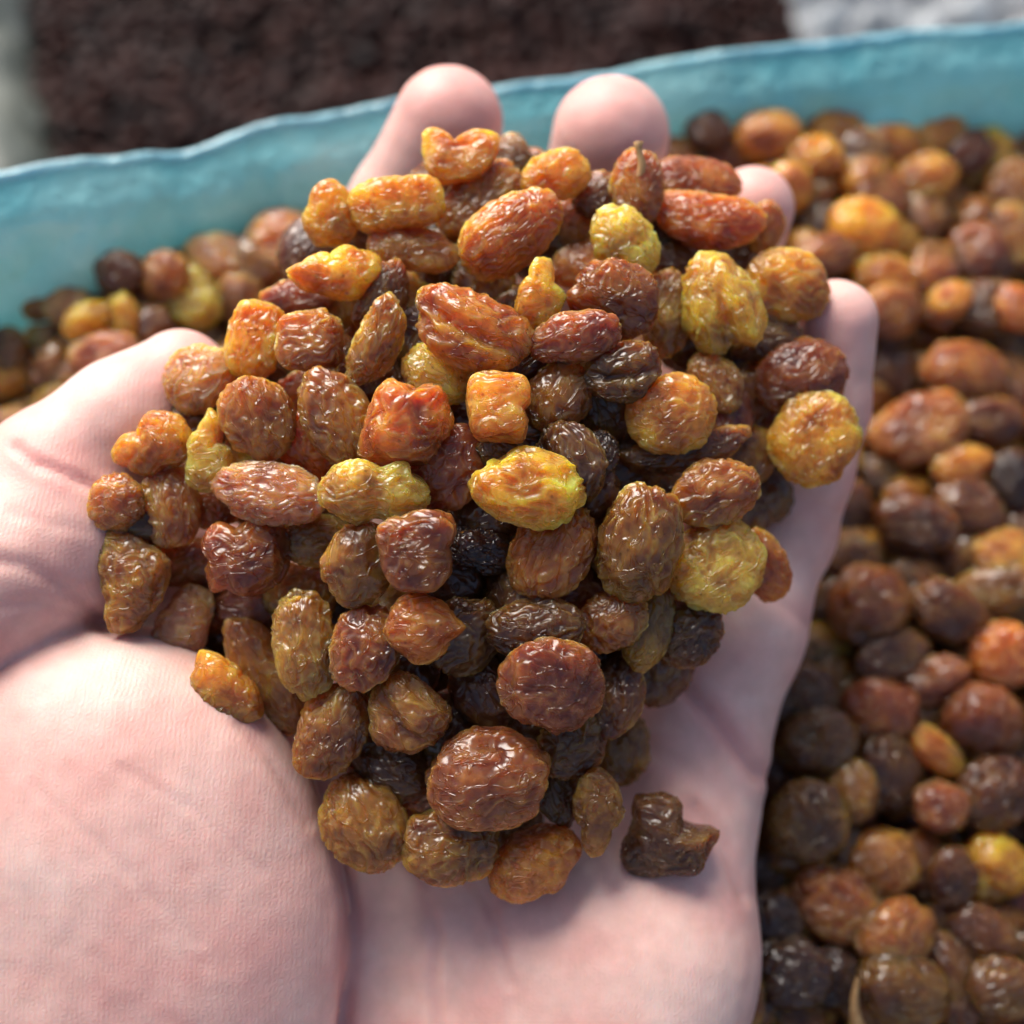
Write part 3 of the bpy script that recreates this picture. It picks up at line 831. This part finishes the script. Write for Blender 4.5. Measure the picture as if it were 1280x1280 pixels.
# gaps of the heap: buried raisins, one under each opening
cover = [(q.x, q.y, q.w, q.h, q.ang) for q in items]
hull = [(400, 280), (560, 190), (800, 240), (960, 300), (985, 420), (940, 640), (860, 800), (760, 960), (660, 1060), (470, 1040), (380, 880), (230, 760), (160, 640), (240, 500), (330, 400)]
def in_hull(x, y):
    c = False
    for (x0, y0), (x1, y1) in zip(hull, hull[1:] + hull[:1]):
        if (y0 > y) != (y1 > y) and x < (x1 - x0) * (y - y0) / (y1 - y0) + x0: c = not c
    return c
frnd = random.Random(21)
for gy in range(190, 1070, 24):
    for gx in range(150, 1000, 24):
        if not in_hull(gx, gy): continue
        def hit(q, m):
            x, y, w, h, a = q; dx, dy = gx - x, gy - y
            u, v = dx * math.cos(a) - dy * math.sin(a), dx * math.sin(a) + dy * math.cos(a)
            return (u / (w / 2)) ** 2 + (v / (h / 2)) ** 2 < m
        if any(hit(q, .80) for q in cover): continue
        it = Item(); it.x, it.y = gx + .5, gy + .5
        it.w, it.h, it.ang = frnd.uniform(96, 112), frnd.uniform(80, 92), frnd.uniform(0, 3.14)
        it.col = frnd.choice('DDRDL'); it.layer = 2; it.kind = 'oval'; it.label = None; it.seed = 5000 + len(items); it.own = False  # mostly dark picks put the shade of the gaps into the colour
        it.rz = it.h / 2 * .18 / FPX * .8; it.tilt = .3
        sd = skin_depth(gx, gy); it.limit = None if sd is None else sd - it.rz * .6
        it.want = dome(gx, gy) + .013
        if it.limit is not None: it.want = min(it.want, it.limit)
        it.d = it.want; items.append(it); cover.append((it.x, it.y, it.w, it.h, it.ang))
print('raisins in hand', len(items))
relax(items)
def seen_share(it):                                   # how much of a buried raisin shows between the ones above it
    n = v = 0
    for a in np.linspace(-.9, .9, 13):
        for b in np.linspace(-.9, .9, 13):
            if a * a + b * b > .85: continue
            x = it.x + a * it.w / 2 * math.cos(it.ang) + b * it.h / 2 * math.sin(it.ang); y = it.y - a * it.w / 2 * math.sin(it.ang) + b * it.h / 2 * math.cos(it.ang)
            n += 1; ok = True
            for q in items:
                if q is it or q.d > it.d: continue
                dx, dy = x - q.x, y - q.y
                u, w = dx * math.cos(q.ang) - dy * math.sin(q.ang), dx * math.sin(q.ang) + dy * math.cos(q.ang)
                if (u / (q.w / 2)) ** 2 + (w / (q.h / 2)) ** 2 < .72: ok = False; break
            v += ok
    return v / n
items = [it for it in items if it.label or seen_share(it) > .04]
_used = {}
def short(label): 
    w = label.split(' raisin')[0].split(',')[0]
    return w + ' raisin'
def label_between(what, it, pool):
    near = sorted((q for q in pool if q is not it and q.label and q.own_label and len(short(q.label).split()) <= 5), key=lambda q: math.hypot(q.x - it.x, q.y - it.y))[:5]
    for i in range(1, len(near)):
        for j in range(i):
            l = '%s between the %s and the %s' % (what, short(near[j].label), short(near[i].label))
            if short(near[j].label) != short(near[i].label) and l not in _used and len(l.split()) <= 16:
                _used[l] = 1; return l
    return None
for it in items: it.own_label = bool(it.label)
for it in items:
    if not it.label:
        it.label = label_between('dark raisin sunk', it, [q for q in items if q.layer == 0])
        it.buried = True
HAND_RAISINS = []
for it in items:
    o = place_raisin('raisin', it, 36 if it.own_label else 16)
    tag(o, it.label or 'dark raisin almost buried in a gap of the heap on the hand', 'raisin', 'raisins heaped in the hand')
    HAND_RAISINS.append(o)
    if (it.x, it.y) == (797, 235):                       # its stalk
        ring = []; fc = []
        base = P(799, 222, it.d - it.rz * .75); tip = P(801, 178, it.d - it.rz * .75 - .002)
        for j, t in enumerate(np.linspace(0, 1, 7)):
            c = base + (tip - base) * t + RGT * .0004 * math.sin(t * 5)
            rr = .0009 - .0004 * t + (.0004 if j == 6 else 0)
            for q in range(8): ring.append(c + RGT * rr * math.cos(q * math.pi / 4) + FWD * rr * math.sin(q * math.pi / 4))
        for j in range(6):
            for q in range(8): fc.append((j * 8 + q, j * 8 + (q + 1) % 8, j * 8 + 8 + (q + 1) % 8, j * 8 + 8 + q))
        fc += [(48, 49, 50, 51), (48, 51, 52, 55), (52, 53, 54, 55)]
        st = mesh_obj('stalk', ring, fc, M_STEM)
        bpy.context.view_layer.update()
        st.parent = o; st.matrix_parent_inverse = o.matrix_world.inverted()

# ------------------------------------------------------------------ raisins in the sack
IN_SACK = [  # lower down, darker colour keys stand in for shade on the raisins
 (885,165,52,46,0,'D','dark raisin against the sack wall beside the middle fingertip'),
 (960,170,80,60,10,'A','amber raisin at the sack wall, straight above the ring fingertip'),
 (1045,157,70,52,20,'A','amber raisin at the foot of the sack wall, highest of its cluster'),
 (1020,200,64,56,0,'A','orange brown raisin between the ring fingertip and the sack wall'),
 (1076,200,62,78,0,'D','grey brown raisin with a shine near the sack wall'),
 (1122,186,72,52,-20,'A','golden raisin one place from the grey brown one at the sack wall'),
 (1172,172,74,46,25,'A','amber raisin touching the sack wall next to the large yellow one'),
 (1216,198,96,62,15,'Y','large bright yellow raisin close to the sack wall'),
 (1150,226,78,60,10,'A','pale amber raisin just below the large bright yellow one'),
 (1264,238,60,80,0,'B','brown raisin at the picture edge below the large bright yellow one'),
 (985,235,56,60,0,'A','amber raisin partly behind the ring fingertip'),
 (1020,236,60,48,0,'R','dark reddish raisin beside the ring fingertip'),
 (1100,246,72,60,0,'B','brown raisin above the blurred yellow one level with the ring finger'),
 (1080,290,86,74,-30,'Y','yellow raisin level with the ring finger, brightest of the upper sack'),
 (1022,278,56,62,0,'D','dark raisin between the ring finger and the yellow one'),
 (1032,322,82,50,20,'B','shiny brown raisin just above the little fingertip'),
 (1150,285,90,58,10,'B',None),(1190,296,72,56,-15,'B',None),
 (1218,322,72,80,0,'R','dark red raisin below a brown row, in from the picture edge'),
 (1262,300,70,90,10,'B','broad brown raisin at the picture edge'),
 (1106,344,74,48,-10,'A','small amber raisin up and across from the little fingertip'),
 (1165,346,82,58,20,'B','brown olive raisin near the small amber one across from the little fingertip'),
 (1112,388,78,62,10,'B','brown raisin against the tip of the little finger'),
 (1186,378,54,44,30,'A','small bright amber raisin set among browns across from the little finger'),
 (1226,386,82,70,-20,'D','greyish dark raisin near the small bright amber one'),
 (1268,385,52,60,0,'O','orange brown raisin cut by the picture edge'),
 (1205,467,112,74,-8,'B','large light brown raisin with an amber end, level with the plum raisin'),
 (1150,410,66,56,0,'B',None),(1212,425,64,46,0,'B',None),
 (1266,428,62,60,0,'B',None),(1262,482,62,80,0,'B',None),
 (1112,470,60,80,0,'D',None),
 (1150,537,112,80,22,'B','brown raisin with a strong white highlight beside the little finger'),
 (1236,530,80,62,0,'D','dark raisin behind the one with the strong white highlight'),
 (1206,587,82,60,-5,'A','amber oval raisin under the dark one, beside the highlighted brown one'),
 (1264,602,52,72,0,'K','purplish black raisin at the picture edge'),
 (1130,602,66,62,0,'R',None),
 (1145,655,90,62,-15,'D','brown raisin in shade midway along the outside of the hand'),
 (1212,637,82,66,-30,'D','dark grey brown raisin beneath the amber oval'),
 (1252,691,76,62,20,'A','orange brown shiny raisin near the picture edge, above a pale rimmed one'),
 (1060,645,62,80,0,'D',None),(1185,692,90,60,0,'D',None),(1065,702,72,60,0,'D',None),
 (1086,758,96,92,0,'R','large round red brown raisin in shade beside the base of the little finger'),
 (1186,766,90,72,-25,'D','brown oval raisin next to the large round red brown one'),
 (1240,738,108,58,15,'L','brown raisin with a thin pale rim'),
 (1030,806,80,52,0,'L',None),
 (1116,818,92,54,15,'D','flat brown raisin below the large round red brown one'),
 (1165,850,82,52,20,'R','orange brown flat raisin beside another flat brown one'),
 (1255,820,82,78,20,'O','bright orange raisin at the picture edge, halfway down'),
 (1100,886,86,72,-15,'R','dusky pink brown raisin below the two flat ones'),
 (1226,902,98,92,-30,'R','round red brown raisin with a small blue white glint'),
 (1008,868,72,70,0,'D','brown raisin touching the outer edge of the hand'),
 (1022,930,92,84,20,'D','olive brown raisin with a pale end beside the hand edge'),
 (1172,940,80,44,-38,'A','narrow pale amber almond shaped raisin in the lower sack'),
 (1112,966,72,92,10,'D','tall brown raisin beside the narrow almond shaped one'),
 (1064,988,62,72,-10,'B','brown raisin with an orange side, between the tall one and the round dull one'),
 (1010,1026,90,94,0,'D','round dull olive brown raisin near the heel of the hand'),
 (1242,990,92,82,30,'D','broad brown raisin below the round one with the glint'),
 (1176,1008,66,58,10,'R','small reddish raisin above the bright yellow one'),
 (1104,1077,82,76,0,'B','amber brown round raisin above the light brown oval'),
 (1152,1076,56,74,0,'R','red brown raisin tucked behind the amber brown round one'),
 (1190,1096,58,74,10,'D','dark oval raisin next to the bright yellow one'),
 (1246,1082,80,70,-45,'Y','bright yellow raisin in the lower sack, near the picture edge'),
 (1045,1131,112,88,-25,'B','light brown oval raisin with white glints, biggest beside the heel of the hand'),
 (1120,1168,96,80,20,'B','wavy brown raisin beside the light brown oval'),
 (1226,1166,84,62,-30,'D','brown oval raisin below the bright yellow one'),
 (958,1090,58,52,0,'K',None),(966,1150,62,70,70,'K','black streaked raisin against the heel of the hand'),
 (990,1216,90,82,0,'K','dull black raisin near the bottom edge, against the hand'),
 (1046,1222,66,72,60,'K','glossy jet black raisin beside the straw coloured stem'),
 (1130,1236,112,84,-15,'D','olive brown raisin with swirling wrinkles beside the straw coloured stem'),
 (1192,1226,66,104,10,'D','tall olive raisin behind the swirling wrinkled one'),
 (1252,1235,80,70,0,'D','shiny dark raisin at the lower corner of the picture'),
 (932,1242,44,72,0,'B','brown raisin half covered by the heel of the hand at the bottom edge'),
 (915,198,72,60,10,'B',None),(842,200,62,52,0,'B',None),(1000,162,66,52,-10,'A',None),(925,150,60,44,0,'B',None),(1195,150,60,44,0,'B',None),(1265,178,60,50,0,'B',None),
 (60,428,60,50,0,'P',None),(112,362,60,46,10,'P',None),(172,376,62,50,0,'B',None),(222,412,60,50,0,'P',None),(252,352,60,50,20,'P',None),(318,276,60,50,0,'B',None),(140,470,60,46,0,'P',None),(45,520,60,46,0,'A',None),(95,435,56,46,0,'B',None),(388,272,60,56,0,'P',None),
 (1202,247,72,60,0,'B',None),(1000,288,60,50,0,'B',None),(1118,302,64,52,20,'A',None),
 (1268,1128,50,64,0,'R',None),(974,962,44,82,0,'D',None),(1000,1268,84,50,0,'B',None),
 (1105,1276,92,42,0,'O',None),(1275,950,50,70,0,'D',None),(975,890,60,60,0,'B',None),(1270,760,50,50,0,'B',None),
 (1040,590,60,70,0,'D',None),(1100,600,60,60,0,'D',None),(1140,720,60,50,0,'D',None),(1120,1120,60,60,0,'D',None),
 (1275,1190,50,60,0,'D',None),(1180,1150,60,60,0,'D',None),(1225,1020,60,60,0,'D',None),(1060,870,60,60,0,'D',None),(1160,905,70,60,0,'D',None),
 (150,342,62,52,0,'D','dark purple brown raisin by the foot of the sack wall, above the thumb'),
 (206,346,62,60,30,'B','mauve brown raisin next to the dark purple brown one, above the thumb'),
 (276,322,84,58,-15,'P','brown raisin at the sack wall between thumb and index finger'),
 (352,302,76,86,-40,'P','large tan raisin beside the index finger, against the sack wall'),
 (240,374,66,78,25,'G','pale olive raisin standing just above the thumb tip'),
 (190,392,64,58,0,'P',None),
 (48,384,42,34,0,'L','small olive raisin, the last one touching the sack wall on the thumb side'),
 (86,384,62,46,0,'P','pale brown raisin beside the small olive one at the sack wall'),
 (112,402,62,44,20,'Y','yellow tan raisin above the middle of the thumb'),
 (156,404,44,68,0,'Y','upright yellow raisin above the middle of the thumb'),
 (186,420,46,62,10,'O','dark orange raisin between the upright yellow one and the pale olive one'),
 (72,430,62,50,0,'P',None),(130,442,82,48,10,'P','pinkish brown raisin lying along the thumb'),
 (10,442,52,60,0,'D','dark raisin at the picture edge under the sack wall'),
 (48,462,62,58,0,'P',None),(86,470,52,42,0,'O','orange raisin lying close to the thumb'),
 (120,470,62,48,0,'B',None),(20,492,60,50,0,'A',None),
 (15,532,52,50,0,'P','pinkish raisin at the picture edge, against the thumb'),
 (68,502,62,42,0,'L','olive yellow raisin touching the thumb'),
 (300,372,56,62,0,'L','olive raisin between the thumb tip and the yellow orange wedge'),
 (335,356,72,46,0,'B',None),(262,412,56,42,0,'B',None),(315,318,60,50,0,'B',None),(10,575,50,40,0,'B',None),(230,330,50,40,0,'B',None),
]
def proto_mesh(kind, seed):
    V, F = raisin_shape(kind, seed, .008, .0065, .0055, 24, .85)
    o = mesh_obj('raisin_shape', V, F, M_RAISIN)
    me = o.data; bpy.data.objects.remove(o)
    return me
PROTO = [proto_mesh(k, 900 + i) for i, k in enumerate(['oval', 'egg', 'disc', 'oval', 'disc', 'lump', 'egg', 'oval', 'disc', 'oval', 'oval', 'fold'])]
rnd = random.Random(5)
its2 = []
for i, (x, y, w, h, a, col, label) in enumerate(IN_SACK):
    it = Item(); it.x, it.y, it.w, it.h, it.ang, it.col, it.label = x, y, w * 1.13, h * 1.13, math.radians(a), col, label
    it.seed = 3000 + i; it.own = False; it.kind = 'oval'
    p = on_bin(x, y, .001)
    d = float((p - CAMP) @ FWD)
    it.rz = min(w, h) / 2 * d / FPX * .8
    it.layer = 0 if label else 1
    it.tilt = .35; it.limit = None
    it.d = it.want = d + (0 if label else .005)
    its2.append(it)
relax(its2, 40)
for it in its2: it.own_label = bool(it.label)
NAMES = {'K': 'black', 'Y': 'yellow', 'G': 'greenish', 'D': 'dark', 'B': 'dull brown', 'R': 'dull reddish', 'L': 'olive', 'P': 'tan', 'A': 'amber', 'O': 'orange brown'}
for it in its2:
    if not it.label: it.label = label_between(NAMES[it.col] + ' raisin lying low', it, its2)
for i, it in enumerate(its2):
    o = place_raisin('raisin', it, 0, mesh=PROTO[(i * 7 + (i // 5)) % len(PROTO)])
    tag(o, it.label or 'dull brown raisin lying lower among its neighbours in the blue sack', 'raisin', 'loose raisins in the blue sack')

# the bulk below: raisins nobody can pick out, under the ones above
def bulk():
    r = np.random.RandomState(3)
    low = [raisin_shape(k, 700 + i, .0082, .0066, .0055, 11, .8) for i, k in enumerate(['oval', 'disc', 'oval', 'lump', 'pear'])]
    Vs, Fs, Cs = [], [], []; n = 0
    def inside(p):
        loc, nor, i, dist = HAND_BVH.find_nearest(Vector(p))
        return loc is not None and (dist < .006 or (Vector(p) - loc).dot(nor) < 0)
    keys = list('BBLABRBAB')
    for layer in (0, 1):
        for gx in np.arange(-.24, .25, .0142):
            for gy in np.arange(-.02, .30, .0135):
                x = gx + r.uniform(-.004, .004); y = gy + r.uniform(-.004, .004)
                if y > wall_y(x) - .006: continue
                z = float(zbin(x, y)) - (.0056 if wall_y(x) - y > .055 else .0015) - layer * .008 + r.uniform(-.002, .002)
                if inside((x, y, z)): continue
                V, F = low[r.randint(len(low))]
                q = Matrix.Rotation(r.uniform(0, 6.28), 3, 'Z') @ Matrix.Rotation(r.uniform(-.6, .6), 3, 'X') @ Matrix.Rotation(r.uniform(-.6, .6), 3, 'Y')
                Vs.append(V @ np.array(q).T * r.uniform(.85, 1.12) + np.array([x, y, z])); Fs.append(F + n); n += len(V)
                c = np.array(PAL[keys[r.randint(len(keys))]]) * r.uniform(.5, .85)  # darkened: shade between the upper raisins is put into the tint
                Cs.append(np.tile(np.append(c, 1), (len(V), 1)))
    # dark sheet added beneath them to block light and close the mass
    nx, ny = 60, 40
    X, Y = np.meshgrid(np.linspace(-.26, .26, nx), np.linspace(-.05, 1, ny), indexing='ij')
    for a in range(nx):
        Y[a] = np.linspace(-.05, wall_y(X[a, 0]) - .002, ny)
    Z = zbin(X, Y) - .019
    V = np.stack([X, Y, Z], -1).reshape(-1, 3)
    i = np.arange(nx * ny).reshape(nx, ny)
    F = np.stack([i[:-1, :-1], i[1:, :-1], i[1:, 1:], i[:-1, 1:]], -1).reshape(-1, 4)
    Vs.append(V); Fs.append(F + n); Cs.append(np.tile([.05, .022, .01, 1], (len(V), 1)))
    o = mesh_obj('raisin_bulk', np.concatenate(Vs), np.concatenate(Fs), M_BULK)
    ca = o.data.color_attributes.new('tint', 'FLOAT_COLOR', 'POINT')
    ca.data.foreach_set('color', np.concatenate(Cs).astype(np.float32).ravel())
    tag(o, 'packed mass of brown raisins filling the blue sack below the loose ones', 'raisin mass', kind='stuff')
# same skin, the darkened colour of each grape read from its own attribute
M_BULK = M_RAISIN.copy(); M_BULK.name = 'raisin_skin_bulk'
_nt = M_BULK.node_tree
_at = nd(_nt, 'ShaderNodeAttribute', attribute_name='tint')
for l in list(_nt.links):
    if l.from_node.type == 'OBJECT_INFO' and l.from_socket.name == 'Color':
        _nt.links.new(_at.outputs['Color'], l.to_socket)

# ------------------------------------------------------------------ the blue sack
def sack():
    nu = 260
    s = np.linspace(0, 1, len(rim_pts)); t = np.linspace(0, 1, nu)
    R = np.stack([np.interp(t, s, rim_pts[:, k]) for k in range(3)], 1)
    for _ in range(6): R[1:-1] = .25 * R[:-2] + .5 * R[1:-1] + .25 * R[2:]
    tan = np.gradient(R, axis=0); tan[:, 2] = 0; tan /= np.linalg.norm(tan, axis=1)[:, None]
    nrm = np.stack([-tan[:, 1], tan[:, 0], np.zeros(nu)], 1)        # outward, away from the raisins
    prof = []
    for k in range(14):                                             # inside face, bottom to top
        q = k / 13; prof.append((-.002 - .004 * math.sin(q * 3.1), -.075 * (1 - q) - .003))
    for k in range(1, 8):                                           # rolled edge
        a = math.pi * (1 - k / 8); prof.append((.0058 + .0030 * math.cos(a), .0030 * math.sin(a) - .002))
    for k in range(16):                                             # outside face, folded down
        q = k / 15; prof.append((.0090 + .012 * q, -.004 - .30 * q))
    prof = [(o - .0100, z) for o, z in prof]
    m = len(prof)
    V = np.zeros((nu, m, 3))
    for j, (o, z) in enumerate(prof):
        V[:, j] = R + nrm * o; V[:, j, 2] += z
    flat = V.reshape(-1, 3)
    w = perlin(np.stack([flat[:, 0] * 30, flat[:, 1] * 30, flat[:, 2] * 14], 1)) * .006 - np.abs(perlin(np.stack([flat[:, 0] * 62, flat[:, 1] * 62, flat[:, 2] * 30], 1) + 9)) * .006 - np.abs(perlin(flat * 120 + 4)) * .0028
    w = w * np.clip((np.repeat(R[:, 2], m) - flat[:, 2]) / .022, .25, 1)      # the hem holds the edge straight
    flat = flat + np.repeat(nrm, m, axis=0) * w[:, None]
    flat[:, 2] += np.repeat((perlin(np.stack([np.arange(nu) * .045, np.zeros(nu), np.zeros(nu)], 1)) * .003 + perlin(np.stack([np.arange(nu) * .3, np.zeros(nu) + .5, np.zeros(nu)], 1)) * .0003), m)
    i = np.arange(nu * m).reshape(nu, m)
    F = np.stack([i[:-1, :-1], i[1:, :-1], i[1:, 1:], i[:-1, 1:]], -1).reshape(-1, 4)
    body = mesh_obj('sack', flat, F, M_SACK)
    tag(body, 'turquoise woven plastic sack with rolled down rim, holding the brown raisins', 'sack')
    # stitched hem along the top: a thin bluer roll
    V2 = flat.reshape(nu, m, 3); top = V2[:, 17]
    hv = []; hf = []
    for a in range(nu):
        for q in range(8):
            ang = q * math.pi / 4; hv.append(top[a] + nrm[a] * .0014 * math.cos(ang) + np.array([0, 0, .0012 * math.sin(ang) + .0004]))
    for a in range(nu - 1):
        for q in range(8): hf.append((a * 8 + q, a * 8 + (q + 1) % 8, a * 8 + 8 + (q + 1) % 8, a * 8 + 8 + q))
    mesh_obj('hem', hv, hf, M_HEM, parent=body)
sack()
bulk()

# straw coloured stem standing among the raisins
def stem():
    base = on_bin(1074, 1285, .002); tip = on_bin(1069, 1222, .010)
    ring, fc = [], []
    ax = (tip - base) / np.linalg.norm(tip - base); u = np.cross(ax, FWD); u /= np.linalg.norm(u); w = np.cross(ax, u)
    N = 10
    for j in range(N):
        t = j / (N - 1); c = base + (tip - base) * t + u * .0006 * math.sin(t * 4)
        rr = .0013 * (1 - .72 * t)
        for q in range(10): ring.append(c + (u * math.cos(q * .6283) + w * math.sin(q * .6283)) * rr * (1 + .15 * math.sin(q * 3 + j)))
    for j in range(N - 1):
        for q in range(10): fc.append((j * 10 + q, j * 10 + (q + 1) % 10, j * 10 + 10 + (q + 1) % 10, j * 10 + 10 + q))
    o = mesh_obj('stem', ring, fc, M_STEM)
    tag(o, 'straw coloured dry grape stem pointing up among black and olive raisins', 'stem')
stem()

# ------------------------------------------------------------------ behind the sack: a bin of dark raisins, its pale bag edge, a clear plastic bag
ZD = -0.10
def dark_bin():
    r = np.random.RandomState(11)
    low = [raisin_shape(k, 1200 + i, .0058, .0048, .0042, 5, 1.0) for i, k in enumerate(['oval', 'lump', 'oval', 'fold'])]
    Vs, Fs = [], []; n = 0
    for gx in np.arange(-.30, .215, .0092):
        for gy in np.arange(.36, .80, .0092):
            x = gx + r.uniform(-.003, .003); y = gy + r.uniform(-.003, .003)
            z = ZD + .014 * perlin(np.array([[x * 18, y * 18, 0]]))[0] + r.uniform(-.003, .003)
            if x < -.124 - .232 * y + .006 * math.sin(y * 22): continue
            V, F = low[r.randint(4)]
            q = Matrix.Rotation(r.uniform(0, 6.28), 3, 'Z') @ Matrix.Rotation(r.uniform(-.9, .9), 3, 'X')
            Vs.append(V @ np.array(q).T * r.uniform(.8, 1.2) + np.array([x, y, z])); Fs.append(F + n); n += len(V)
    g = np.array([(-.21, .30, ZD - .012), (.26, .30, ZD - .012), (.26, .84, ZD - .012), (-.33, .84, ZD - .012)])
    Vs.append(g); Fs.append(np.array([[0, 1, 2, 3]]) + n)
    o = mesh_obj('dark_raisins', np.concatenate(Vs), np.concatenate(Fs), M_DARK)
    tag(o, 'mass of nearly black raisins in the next sack behind the turquoise rim', 'raisin mass', kind='stuff')
dark_bin()
def sheet(fn, nu, nv):
    V = np.array([fn(a / (nu - 1), b / (nv - 1)) for a in range(nu) for b in range(nv)])
    i = np.arange(nu * nv).reshape(nu, nv)
    return V, np.stack([i[:-1, :-1], i[1:, :-1], i[1:, 1:], i[:-1, 1:]], -1).reshape(-1, 4)
def grey_sack():
    def fn(a, b):
        y = .30 + .56 * a
        x = -.119 - .232 * y + .006 * math.sin(y * 22)
        ang = -2.2 + 4.0 * b
        rr = .036
        return (x - .034 + rr * math.sin(ang) + (-.12 * max(0, -ang - 1.2)), y, ZD - .006 + rr * .9 * math.cos(ang) - .05 * max(0, -ang - 1.2))
    V, F = sheet(fn, 80, 30)
    V = V + (perlin(V * 42) * .006 + perlin(V * 110) * .002)[:, None] * np.array([.6, .2, .8])
    o = mesh_obj('grey_sack', V, F, M_GREY)
    tag(o, 'grey green rolled sack edge around the dark raisins, in the upper corner', 'sack')
grey_sack()
def clear_bag():
    def fn(a, b):
        return (.135 + .30 * a, .43 + .26 * b, ZD + .030 * math.sin(a * 3.1) * math.sin(b * 3.1) + .004)
    V, F = sheet(fn, 90, 80)
    cr = np.abs(perlin(V * 30 + 3)) * .05 + np.abs(perlin(V * 75)) * .020 + perlin(V * 160) * .004
    V[:, 2] += cr
    o = mesh_obj('plastic_bag', V, F, M_BAG)
    tag(o, 'crumpled shiny clear plastic bag lying past the dark raisins', 'plastic bag')
clear_bag()
